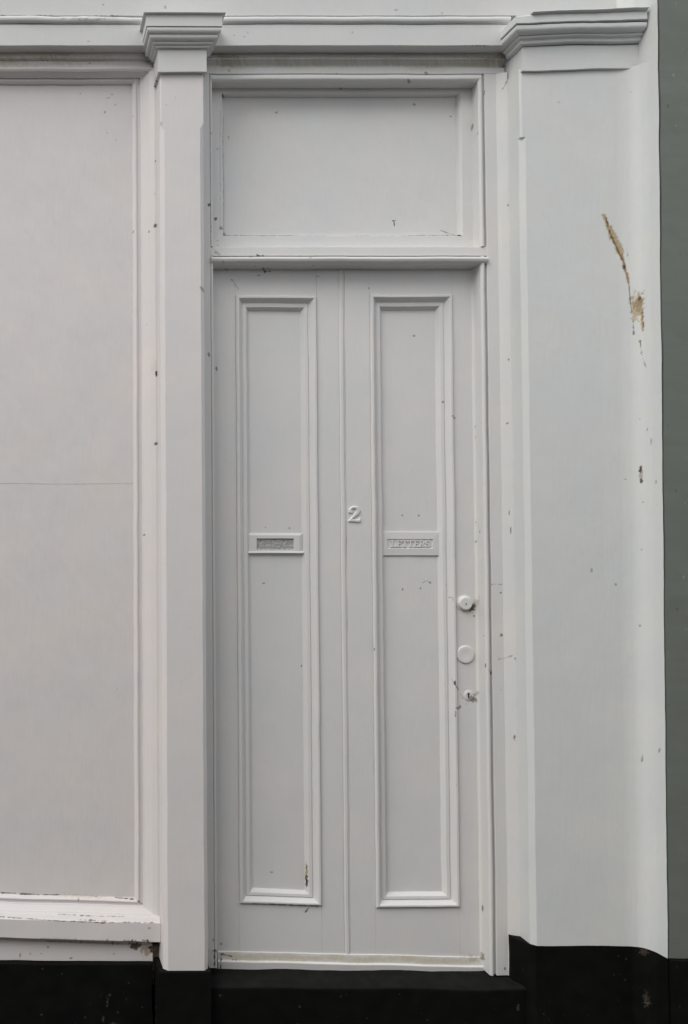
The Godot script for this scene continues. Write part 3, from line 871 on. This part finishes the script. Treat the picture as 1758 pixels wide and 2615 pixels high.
func arris(y: float) -> float: return 1.7995 + 0.0082 * y      # worn corner of the neighbour, leaning out upwards
func rendered_pilaster(m: Material, m_black: Material) -> void:
	var t := thing("rendered_pilaster", "wide white rendered pilaster with long brown scrape and worn moulded head", "pilaster", Vector3(1.63, 0, -0.04))
	amp = 0.0011
	var st := mesh()
	var yn1 := Y(181, 0.008, 1340)
	var ypl := EYE - 1.176
	var zc := 0.0
	# shaft with bullnosed left arris; the right side sweeps forward into the neighbour's return
	var y_stop := Y(350, 0, 1345)
	for seg in [[yn1 + 0.012, y_stop, 0.004], [y_stop, ypl, 0.0125]]:
		var c: float = seg[2]
		var pts := [[0, -0.13], [0, -c, 0.004], [c, 0.0, 0.004], [0.1, 0.0], [0.22, 0.0, 0.5], [0.278, 0.0015, 0.3], [0.304, 0.0075, 0.1], [0.320, 0.02, 0.05], [0.3295, 0.044, 0.05], [0.3345, 0.0775]]
		var w := 0.3345
		relief(st, Vector2(RX0, seg[0]), Vector2(RX0, seg[1]), Vector2(arris(seg[0]), seg[0]), Vector2(arris(seg[1]), seg[1]), prof(pts, 0.015), w, 0.015)
		if c > 0.01:   # small ledge of the chamfer stop
			tri(st, Vector3(RX0, seg[0], -0.004), Vector3(RX0 + 0.004, seg[0], 0), Vector3(RX0, seg[0] - 0.001, -c), Vector3(-0.6, -0.5, 0.6), Vector3(-0.6, -0.5, 0.6), Vector3(-0.6, -0.5, 0.6))
			tri(st, Vector3(RX0 + 0.004, seg[0], 0), Vector3(RX0 + c, seg[0] - 0.001, 0), Vector3(RX0, seg[0] - 0.001, -c), Vector3(-0.6, -0.5, 0.6), Vector3(-0.6, -0.5, 0.6), Vector3(-0.6, -0.5, 0.6))
	put(st, "shaft", m, t)
	# upper part of the return, beside and above the head mouldings
	st = mesh()
	var ytop := Y(41, -0.042) + 1.6
	relief(st, Vector2(arris(ytop) - 0.053, ytop), Vector2(arris(yn1) - 0.053, yn1 + 0.012), Vector2(arris(ytop), ytop), Vector2(arris(yn1), yn1 + 0.012), prof([[0, -0.05], [0.02, -0.04, 0.02], [0.042, -0.005, 0.03], [0.0485, 0.04, 0.02], [0.053, 0.0775]], 0.015), 0.053, 0.015)
	put(st, "return", m, t)
	var sl := 0.03
	var x0 := 1.4755; var x1 := 1.815; var zf := 0.008
	var yy := func(py: float, out: float) -> float: return Y(py, zf + out, 1335)
	amp = 0.002
	st = mesh()
	course(st, x0, x1, zf, -0.12, [[-0.008, yn1 + 0.001], [0.001, yn1, 0.002], [0.0, yy.call(120, 0), 0.001]], sl * 0.8, false)
	put(st, "neck_block", m, t)
	var cap := Node3D.new()
	cap.name = "capital"
	t.add_child(cap)
	cap.position = Vector3(0, yn1, 0.04)
	amp = 0.0026
	st = mesh()
	course(st, x0, x1, zf, -0.06, [[-0.004, yy.call(119, 0)]] + hollow(0.0, yy.call(118.5, 0), 0.011, yy.call(109, 0.012)) + [[0.0115, yy.call(103, 0.013), 0.003]] + hollow(0.013, yy.call(101, 0.014), 0.021, yy.call(94, 0.02)) + [[0.019, yy.call(89.5, 0.022)]], sl, false)
	put(st, "cavetto", m, cap)
	st = mesh()
	course(st, x0, x1, zf, -0.06, [[0.015, yy.call(89.5, 0.022)]] + hollow(0.02, yy.call(88.5, 0.024), 0.0375, yy.call(71, 0.037)) + [[0.0375, yy.call(64, 0.037), 0.002], [0.03, yy.call(62.2, 0.037)]], sl, false)
	put(st, "ovolo", m, cap)
	st = mesh()
	course(st, x0, x1, zf, -0.06, [[0.03, yy.call(61.2, 0.038)], [0.041, yy.call(60, 0.04), 0.002], [0.0405, yy.call(41, 0.04), 0.004], [0.036, yy.call(37, 0.04), 0.004], [-0.05, yy.call(34, 0.03)]], sl * 1.3, false)
	put(st, "abacus", m, cap)
	st = mesh()
	course(st, x0 + 0.052, x1, zf, -0.06, [[0.03, yy.call(39.5, 0.04)], [0.0395, yy.call(38.5, 0.04), 0.002], [0.05, yy.call(31.5, 0.048), 0.003], [0.05, yy.call(28.5, 0.048), 0.003], [-0.05, yy.call(26, 0.045)]], sl * 1.6, false)
	put(st, "lip", m, cap)
	# black plinth
	amp = 0.0025
	st = mesh()
	var w2 := 0.3345
	var pf := prof([[-0.026, -0.16], [-0.026, -0.067, 0.004], [-0.003, -0.008, 0.006], [0.008, 0.0015, 0.006], [0.285, 0.002, 0.03], [0.316, 0.016, 0.02], [0.3265, 0.04, 0.02], [0.331, 0.0775]], 0.015)
	relief(st, Vector2(RX0, ypl - 0.0005), Vector2(RX0, -0.02), Vector2(RX0 + w2, ypl - 0.0005), Vector2(RX0 + w2, -0.02), pf, w2)
	var top := []
	for e in pf: top.append(Vector3(RX0 + e[0].x, ypl - 0.0005, e[0].y))
	top.append(Vector3(RX0 + 0.329, ypl - 0.0005, -0.16))
	endcap(st, top, Vector3.UP)
	put(st, "plinth", m_black, t, "black painted plinth")

func neighbour(m_white: Material, m_green: Material, m_black: Material) -> void:
	var t := thing("neighbouring_wall", "grey-green painted wall of the next house standing proud of the white shopfront", "wall", Vector3(2.8, 0, 0.08))
	amp = 0.0022
	var x := arris(EYE - 1.176)
	var st := mesh()
	var yp := EYE - 1.176
	var yw := Y(41, -0.042) + 1.6
	board(st, Vector2(arris(yw) + 0.004, yw), Vector2(4.6, yw), Vector2(4.6, yp), Vector2(x + 0.004, yp), 0.08, -0.6, 0.003)
	put(st, "wall_face", m_green, t)
	st = mesh()
	slab(st, x + 0.004, 4.6, -0.02, yp - 0.0005, -0.6, 0.083, 0.006)
	put(st, "plinth", m_black, t, "black painted plinth")

func door_step(m: Material, m_tread: Material) -> void:
	var t := thing("doorstep", "black painted stone step under the door", "step", Vector3(1.0, 0, -0.1))
	amp = 0.003
	var st := mesh()
	var y := EYE - 1.3
	var sl := 0.008
	var z0 := -0.02
	for piece in [["tread", [[0.0, -0.2], [0.0012, z0 - 0.012], [0.0045, z0 - 0.0035, 0.004], [0.008, z0 - 0.001]]], ["riser", [[0.008, z0 - 0.001], [0.013, z0, 0.004], [y + 0.02, z0 - 0.004]]]]:
		st = mesh()
		var pf := prof(piece[1], 0.02)
		var pa := []; var pb := []; var nn := []
		for e in pf:
			pa.append(Vector3(0.5485, y + sl * 0.46 - e[0].x, e[0].y))
			pb.append(Vector3(RX0 - 0.001, y - sl * 0.46 - e[0].x, e[0].y))
			nn.append(Vector3(0, -e[1].x, e[1].y).normalized())
		loft(st, pa, pb, nn)
		put(st, piece[0], m_tread if piece[0] == "tread" else m, t, "grey-black tread" if piece[0] == "tread" else "")

# ---------------------------------------------------------------- door frame, transom and fanlight
func door_frame(m: Material) -> void:
	var t := thing("door_frame", "white timber door frame with beaded jambs, transom and boarded fanlight", "door frame", Vector3(0.98, EYE - 1.315, -0.1))
	var yhead := Y(189, ZF)
	var yfan := Y(629.5, ZF)
	var ydoor := Y(655, ZF)
	var yb_l := Y(2472, ZF, 545)
	var yb_r := Y(2491, ZF, 1270)
	# head: soffit band, small bead, hollow and flat
	amp = 0.0009
	var st := mesh()
	var y0 := Y(132, ZF)
	var s := func(py: float) -> float: return y0 - Y(py, ZF)
	bar(st, Vector2(PX1 - 0.02, y0), Vector2(RX0, y0), Vector2(PX1 - 0.02, yhead), Vector2(RX0, yhead),
		[[0, -0.13], [0, -0.079], [s.call(148), -0.079, 0.002], [s.call(150), -0.073, 0.002], [s.call(154), -0.0735, 0.002], [s.call(156), -0.0785, 0.003], [s.call(164), -0.088, 0.008], [s.call(170), -0.088, 0.002], [s.call(171.5), -0.0815, 0.002], [s.call(187), -0.0815, 0.001], [s.call(188), -0.086]], -0.13, y0 - yhead)
	put(st, "head", m, t)
	# jamb faces
	var xi_r := X(1232, ZF); var xo_r := X(1243.5, ZF); var xg_r := X(1249, ZF)
	var xi_l := X(547, ZF); var xo_l := X(540.5, ZF); var xg_l := X(540.5, ZF)
	st = mesh()
	var wr := RX0 - xg_r
	bar(st, Vector2(xg_r, yhead), Vector2(xg_r, yb_r), Vector2(RX0, yhead), Vector2(RX0, yb_r), [[0, -0.13], [0, ZF, 0.002], [X(1278, ZF) - xg_r, ZF, 0.003], [X(1286, ZF) - xg_r, ZF + 0.005, 0.006], [wr - 0.006, ZF + 0.011, 0.004], [wr, ZF + 0.013]], -0.13, wr)
	put(st, "jamb", m, t)
	st = mesh()
	var wl := xg_l - (PX1 - 0.02)
	bar(st, Vector2(PX1 - 0.02, yhead), Vector2(PX1 - 0.02, yb_l), Vector2(xg_l, yhead), Vector2(xg_l, yb_l), [[0, ZF], [wl, ZF, 0.002], [wl, -0.13]], -0.13, wl)
	put(st, "jamb", m, t)
	# staff beads: three mitred lengths round the fanlight, two beside the door
	var bw := xo_r - xi_r
	var pf := prof([[-0.006, -0.088], [0, -0.088], [0.0006, -0.081, 0.001], [0.004, -0.0765, 0.004], [bw - 0.0045, -0.0762, 0.004], [bw, -0.081, 0.004], [bw, -0.106, 0.001], [bw, -0.124]], 0.01)
	var pfd := prof([[-0.006, -0.088], [0, -0.088], [0.0006, -0.081, 0.001], [0.004, -0.0765, 0.004], [bw - 0.0045, -0.0762, 0.004], [bw, -0.081, 0.004], [bw, -0.120, 0.004], [bw + 0.006, -0.1285]], 0.01)
	var bl := xi_l - xo_l
	var pfl := prof([[0, ZF], [0.0008, ZF - 0.001], [0.002, ZF + 0.001, 0.001], [bl - 0.001, ZF + 0.001, 0.002], [bl, ZF - 0.004, 0.002], [bl, -0.132]], 0.01)
	var yo := yhead; var yi := Y(209, ZF)
	amp = 0.0009
	for q in [[Vector2(xo_l, yfan), Vector2(xo_l, yo), Vector2(xi_l, yfan), Vector2(xi_l, yi), pfl], [Vector2(xo_l, yo), Vector2(xo_r, yo), Vector2(xi_l, yi), Vector2(xi_r, yi), pf], [Vector2(xo_r, yo), Vector2(xo_r, yfan), Vector2(xi_r, yi), Vector2(xi_r, yfan), pf],
			[Vector2(xo_r, ydoor + 0.001), Vector2(xo_r, yb_r), Vector2(xi_r, ydoor + 0.001), Vector2(xi_r, yb_r), pfd], [Vector2(xo_l, yb_l), Vector2(xo_l, ydoor + 0.001), Vector2(xi_l, yb_l), Vector2(xi_l, ydoor + 0.001), pfl]]:
		st = mesh()
		relief(st, q[0], q[1], q[2], q[3], q[4], bl if q[4] == pfl else bw)
		put(st, "staff_bead", m, t)
	# transom: flat, then a bull-nose over the door
	st = mesh()
	var ty1 := Y(654, ZF)
	var tw := yfan - ty1
	bar(st, Vector2(xg_l, yfan), Vector2(xg_r, yfan), Vector2(xg_l, ty1), Vector2(xg_r, ty1), [[0.0, -0.13], [0.0008, -0.08, 0.0015], [tw - 0.001, -0.079, 0.001], [tw - 0.001, -0.1]], -0.13, tw)
	var tr := put(st, "transom", m, t)
	st = mesh()
	var by := ydoor - 0.0004
	var br := by - Y(671, -0.08)
	bar(st, Vector2(xg_l, by), Vector2(xg_r, by), Vector2(xg_l, by - br), Vector2(xg_r, by - br), [[0, -0.13], [0, -0.081, 0.001], [0.0025, -0.0715, 0.003], [0.009, -0.068, 0.006], [0.017, -0.072, 0.007], [0.0225, -0.088, 0.008], [0.0245, -0.1315]], -0.13, br)
	put(st, "bullnose", m, tr)
	# fanlight sash: four mitred lengths with a chamfered inner edge, and the board filling it
	var zs := -0.1195
	var O := [Vector2(xi_l - 0.004, yi + 0.004), Vector2(xi_r + 0.004, yi + 0.004), Vector2(xi_r + 0.004, yfan - 0.001), Vector2(xi_l - 0.004, yfan - 0.001)]
	var I := [Vector2(X(569, zs, 400), Y(238, zs)), Vector2(X(1179, zs, 400), Y(238, zs)), Vector2(X(1179, zs, 400), Y(603, zs)), Vector2(X(569, zs, 400), Y(603, zs))]
	var fan := Node3D.new()
	fan.name = "fanlight"
	t.add_child(fan)
	fan.position = Vector3(0, 1.9, 0)
	for k in 4:
		var k2 := (k + 1) % 4
		var w := 0.03
		st = mesh()
		relief(st, O[k], O[k2], I[k], I[k2], prof([[0, zs], [w, zs, 0.003], [w + 0.004, zs - 0.007, 0.004], [w + 0.007, -0.142]] if k < 2 else [[0, zs], [w, zs, 0.0008], [w, -0.142]], 0.01), w)
		put(st, "sash_rail", m, fan)
	amp = 0.0018
	st = mesh()
	board(st, I[0] + Vector2(-0.01, 0.01), I[1] + Vector2(0.01, 0.01), I[2] + Vector2(0.01, -0.01), I[3] + Vector2(-0.01, -0.01), -0.139, -0.16, 0.001)
	put(st, "board", m, fan)

# ---------------------------------------------------------------- the door
const ZD := -0.127
func q2(px: float, py: float, z := ZD) -> Vector2:
	var w := W(px, py, z)
	return Vector2(w.x, w.y)
func panelled_door(m: Material, m_dark: Material) -> void:
	var t := thing("panelled_door", "white two-panel door numbered 2 with two painted-over letter plates", "door", Vector3(0.97, EYE - 1.3, ZD))
	# the two sunk panels: outer corners of their mouldings
	var pa := [[[599, 754.5], [806, 755], [824, 2312], [613.5, 2306]], [[943, 752.5], [1156, 751.5], [1173, 2315.5], [959.5, 2317]]]
	var rect := []
	for p in pa:
		var c := []
		for q in p: c.append(q2(q[0], q[1]))
		var xa: float = (c[0].x + c[3].x) / 2
		var xb: float = (c[1].x + c[2].x) / 2
		rect.append([Vector2(xa, c[0].y), Vector2(xb, c[1].y), Vector2(xb, c[2].y), Vector2(xa, c[3].y)])
	var xl := 0.572
	var xr := X(1240, ZD)
	var yt := Y(668, ZD)
	var yb := Y(2431, ZD, 700)
	var xc0 := X(866.5, ZD); var xc1 := X(882.5, ZD)
	amp = 0.0009
	var st: SurfaceTool
	var g := 0.0004
	for e in [[xl, rect[0][0].x - g], [rect[0][1].x + g, xc0 - g], [xc1 + g, rect[1][0].x - g], [rect[1][1].x + g, xr]]:
		st = mesh()
		board(st, Vector2(e[0], yt), Vector2(e[1], yt), Vector2(e[1], yb - 0.02), Vector2(e[0], yb - 0.02), ZD, -0.165, 0.0012)
		put(st, "stile", m, t)
	for r in rect:
		st = mesh()
		board(st, Vector2(r[0].x, yt), Vector2(r[1].x, yt), r[1], r[0], ZD - 0.0002, -0.165, 0.0008)
		put(st, "rail", m, t)
		st = mesh()
		board(st, r[3], r[2], Vector2(r[2].x, yb - 0.02), Vector2(r[3].x, yb - 0.02), ZD - 0.0002, -0.165, 0.0008)
		put(st, "rail", m, t)
	# centre bead
	st = mesh()
	var cw := xc1 - xc0
	bar(st, Vector2(xc0, yt), Vector2(xc0, yb - 0.02), Vector2(xc1, yt), Vector2(xc1, yb - 0.02), [[0, -0.165], [0, ZD - 0.0012], [0.002, ZD - 0.001, 0.001], [0.0055, ZD + 0.002, 0.003], [cw - 0.0065, ZD + 0.0023, 0.003], [cw - 0.0025, ZD - 0.001, 0.001], [cw, ZD - 0.0012], [cw, -0.165]], -0.165, cw)
	put(st, "centre_bead", m, t)
	# panels and their mitred mouldings
	var mw := 0.0455
	var zp := ZD - 0.021
	for k in 2:
		var r: Array = rect[k]
		var inn := [r[0] + Vector2(mw, -mw), r[1] + Vector2(-mw, -mw), r[2] + Vector2(-mw, mw * 0.86), r[3] + Vector2(mw, mw * 0.86)]
		amp = 0.0012
		st = mesh()
		board(st, inn[0] + Vector2(-0.006, 0.006), inn[1] + Vector2(0.006, 0.006), inn[2] + Vector2(0.006, -0.006), inn[3] + Vector2(-0.006, -0.006), zp, -0.165, 0.0005)
		var pan := put(st, "panel", m, t)
		amp = 0.0009
		for j in 4:
			var j2 := (j + 1) % 4
			st = mesh()
			relief(st, r[j], r[j2], inn[j], inn[j2], prof([[0, ZD - 0.001], [0.0006, ZD - 0.001], [0.0014, ZD + 0.005, 0.001], [0.004, ZD + 0.008, 0.002], [0.0095, ZD + 0.008, 0.002], [0.0225, ZD - 0.0095, 0.003], [0.0255, ZD - 0.006, 0.0008], [0.0345, ZD - 0.007, 0.002], [0.0445, zp - 0.0005, 0.002], [mw, zp - 0.001]], 0.01), mw)
			put(st, "moulding", m, pan)
	# letter plate without lettering: bevelled plate, open slot, flap behind, sloping lip
	var zq := zp + 0.004
	var a := q2(627, 1362, zq); var b := q2(775, 1417, zq)
	var sa := q2(656, 1375.5, zq); var sb := q2(751, 1404.5, zq)
	amp = 0.0004
	st = mesh()
	var O := [Vector2(a.x, a.y), Vector2(b.x, a.y), Vector2(b.x, b.y), Vector2(a.x, b.y)]
	var I := [Vector2(sa.x, sa.y), Vector2(sb.x, sa.y), Vector2(sb.x, sb.y), Vector2(sa.x, sb.y)]
	for j in 4:
		var j2 := (j + 1) % 4
		var w := 0.015
		relief(st, O[j], O[j2], I[j], I[j2], prof([[0, zp], [0.0015, zq, 0.001], [0.006, zq + 0.002, 0.001], [w, zq + 0.002, 0.001], [w + 0.0004, zq - 0.004]], 0.01), w, 0.01)
	var plate := put(st, "letter_plate", m, t, "letter plate with an open slot")
	st = mesh()
	slab(st, sa.x - 0.002, sb.x + 0.002, sb.y - 0.002, sa.y + 0.002, zp - 0.004, zp + 0.001, 0.0005)
	var m_flap := noisy(Color(0.56, 0.565, 0.56), Color(0.72, 0.725, 0.715), 0.45, 14.0, 0.2)
	put(st, "flap", m_flap, plate, "grey flap, its paint thin and speckled")
	st = mesh()
	bar(st, Vector2(a.x + 0.001, b.y + 0.011), Vector2(b.x - 0.001, b.y + 0.011), Vector2(a.x + 0.001, b.y - 0.001), Vector2(b.x - 0.001, b.y - 0.001), [[0, zq], [0.001, zq + 0.004, 0.001], [0.005, zq + 0.0075, 0.002], [0.0115, zq - 0.003]], zp, 0.012)
	put(st, "lip", m, plate)
	# letter plate with a sunk field reading LETTERS
	a = q2(974, 1358, zq); b = q2(1122, 1419, zq)
	sa = q2(990, 1377, zq); sb = q2(1106, 1400.5, zq)
	O = [Vector2(a.x, a.y), Vector2(b.x, a.y), Vector2(b.x, b.y), Vector2(a.x, b.y)]
	I = [Vector2(sa.x, sa.y), Vector2(sb.x, sa.y), Vector2(sb.x, sb.y), Vector2(sa.x, sb.y)]
	st = mesh()
	for j in 4:
		var j2 := (j + 1) % 4
		var w := 0.02
		relief(st, O[j], O[j2], I[j], I[j2], prof([[0, zp - 0.002], [0.0003, zq + 0.0005, 0.001], [w, zq + 0.0015, 0.001], [w + 0.0008, zq - 0.002]], 0.01), w, 0.01)
	slab(st, sa.x - 0.002, sb.x + 0.002, sb.y - 0.002, sa.y + 0.002, zp - 0.004, zq - 0.0012, 0.0004)
	plate = put(st, "letter_plate", m, t, "letter plate with raised LETTERS")
	var tm := TextMesh.new()
	tm.text = "LETTERS"
	var sf := SystemFont.new()
	sf.font_names = PackedStringArray(["Droid Serif"])
	sf.font_weight = 700
	tm.font = sf
	tm.font_size = 32
	tm.pixel_size = 0.0235 / 32.0
	tm.depth = 0.004
	tm.curve_step = 1.0
	var letters := MeshInstance3D.new()
	letters.name = "lettering"
	letters.mesh = tm
	var mp := paint(Color(0.835, 0.832, 0.828))
	mp.albedo_texture = null; mp.heightmap_enabled = false
	letters.material_override = mp
	plate.add_child(letters)
	var box := tm.get_aabb()
	var want := (sb.x - sa.x) * 0.86
	letters.scale = Vector3(want / max(box.size.x, 0.001), 0.0195 / max(box.size.y, 0.001), 1)
	var cc := (sa + sb) * 0.5
	letters.position = Vector3(cc.x, cc.y, zq - 0.0003) - Vector3(box.get_center().x * letters.scale.x, box.get_center().y * letters.scale.y, 0)
	# raised house number 2, thick with paint: a height field over its strokes
	house_number(m, t)
	# cylinder lock, blanking disc, keyhole lock
	amp = 0.0003
	var body := m
	m = mp
	st = mesh()
	var c1 := q2(1186, 1540.5, ZD)
	lathe(st, c1, [[0.0245, ZD - 0.001], [0.024, ZD + 0.002, 0.002], [0.0205, ZD + 0.0035, 0.001], [0.0195, ZD + 0.011, 0.002], [0.017, ZD + 0.0125, 0.002], [0.0, ZD + 0.0125]])
	var lock := put(st, "cylinder_lock", m, t)
	st = mesh()
	slab(st, c1.x - 0.0016, c1.x + 0.001, c1.y - 0.005, c1.y + 0.0015, ZD + 0.01, ZD + 0.0128, 0.0002)
	put(st, "keyhole", m_dark, lock)
	st = mesh()
	lathe(st, q2(1188, 1671.5, ZD), [[0.0275, ZD - 0.001], [0.0268, ZD + 0.003, 0.002], [0.0245, ZD + 0.005, 0.003], [0.018, ZD + 0.0052, 0.01], [0.008, ZD + 0.0045, 0.01], [0.0, ZD + 0.0043]])
	put(st, "blanking_disc", m, t)
	m = body
	st = mesh()
	var c3 := q2(1198, 1776, ZD)
	lathe(st, c3, [[0.0165, ZD - 0.001], [0.016, ZD + 0.002, 0.001], [0.011, ZD + 0.0035, 0.002], [0.0, ZD + 0.0035]])
	lock = put(st, "keyhole_plate", m, t)
	st = mesh()
	lathe(st, c3 + Vector2(-0.003, 0.005), [[0.0035, ZD + 0.003], [0.0034, ZD + 0.0039], [0.0, ZD + 0.0039]], 14)
	slab(st, c3.x - 0.0045, c3.x - 0.0012, c3.y - 0.006, c3.y + 0.005, ZD + 0.003, ZD + 0.0038, 0.0001)
	put(st, "keyhole", m_dark, lock)
	# weather bar along the foot, lower on the right
	amp = 0.0012
	st = mesh()
	var w0 := [q2(556, 2428, ZD), q2(1248, 2443, ZD)]
	var w1 := [q2(556, 2474, -0.12), q2(1248, 2488, -0.12)]
	var ww: float = (w0[0] - w1[0]).length()
	bar(st, w0[0], w0[1], w1[0], w1[1], [[-0.001, -0.165], [0.0, -0.13], [0.001, -0.1235, 0.001], [0.024, -0.1215, 0.003], [0.0275, -0.1165, 0.003], [ww, -0.1185, 0.002], [ww, -0.14]], -0.165, ww)
	put(st, "weather_bar", m, t, "yellowed weather bar along the foot")

func house_number(m: Material, t: Node3D) -> void:
	var o := q2(905.5, 1314, ZD)
	var s := 0.0475 / 40.0      # 40 units tall
	# strokes in units: x right, y up, origin at centre: [x, y, radius]
	var chain := [[-13, 6, 2.2], [-12, 12, 2.6], [-7, 17, 2.6], [0, 18.5, 2.8], [7, 16, 4.2], [9.5, 10, 5.2], [7, 4, 4.6], [0, -3, 3.0], [-8, -10, 2.2], [-13, -16, 2.0]]
	var chain2 := [[-14, -16.5, 2.6], [-6, -15, 3.4], [4, -16.5, 3.6], [12, -16.2, 3.2], [14, -10, 1.8]]
	var blobs := [[-10, 7.5, 4.6]]
	var H := func(x: float, y: float) -> float:
		var d := 1e9
		for ch in [chain, chain2]:
			for i in range(ch.size() - 1):
				var a := Vector2(ch[i][0], ch[i][1]); var b := Vector2(ch[i + 1][0], ch[i + 1][1])
				var ab := b - a
				var u := clampf((Vector2(x, y) - a).dot(ab) / ab.length_squared(), 0, 1)
				d = min(d, Vector2(x, y).distance_to(a + ab * u) - lerpf(ch[i][2], ch[i + 1][2], u))
		for q in blobs: d = min(d, Vector2(x - q[0], y - q[1]).length() - q[2])
		return smoothstep(1.6, -1.4, d) * 0.0052 - 0.0007
	var st := mesh()
	amp = 0.0
	var nx := 52; var ny := 62
	for j in ny:
		for i in nx:
			var P := []; var N := []
			for q in [[0, 0], [1, 0], [1, 1], [0, 1]]:
				var x: float = -19.0 + 38.0 * (i + q[0]) / nx
				var y: float = -22.5 + 45.0 * (j + q[1]) / ny
				var h: float = H.call(x, y)
				P.append(Vector3(o.x + x * s, o.y + y * s, ZD + h))
				N.append(h)
			if N.max() < -0.0006: continue
			var n: Vector3 = (P[1] - P[0]).cross(P[3] - P[0]).normalized()
			tri(st, P[0], P[1], P[2], n, n, n); tri(st, P[0], P[2], P[3], n, n, n)
	put(st, "house_number", m, t, "raised numeral 2")
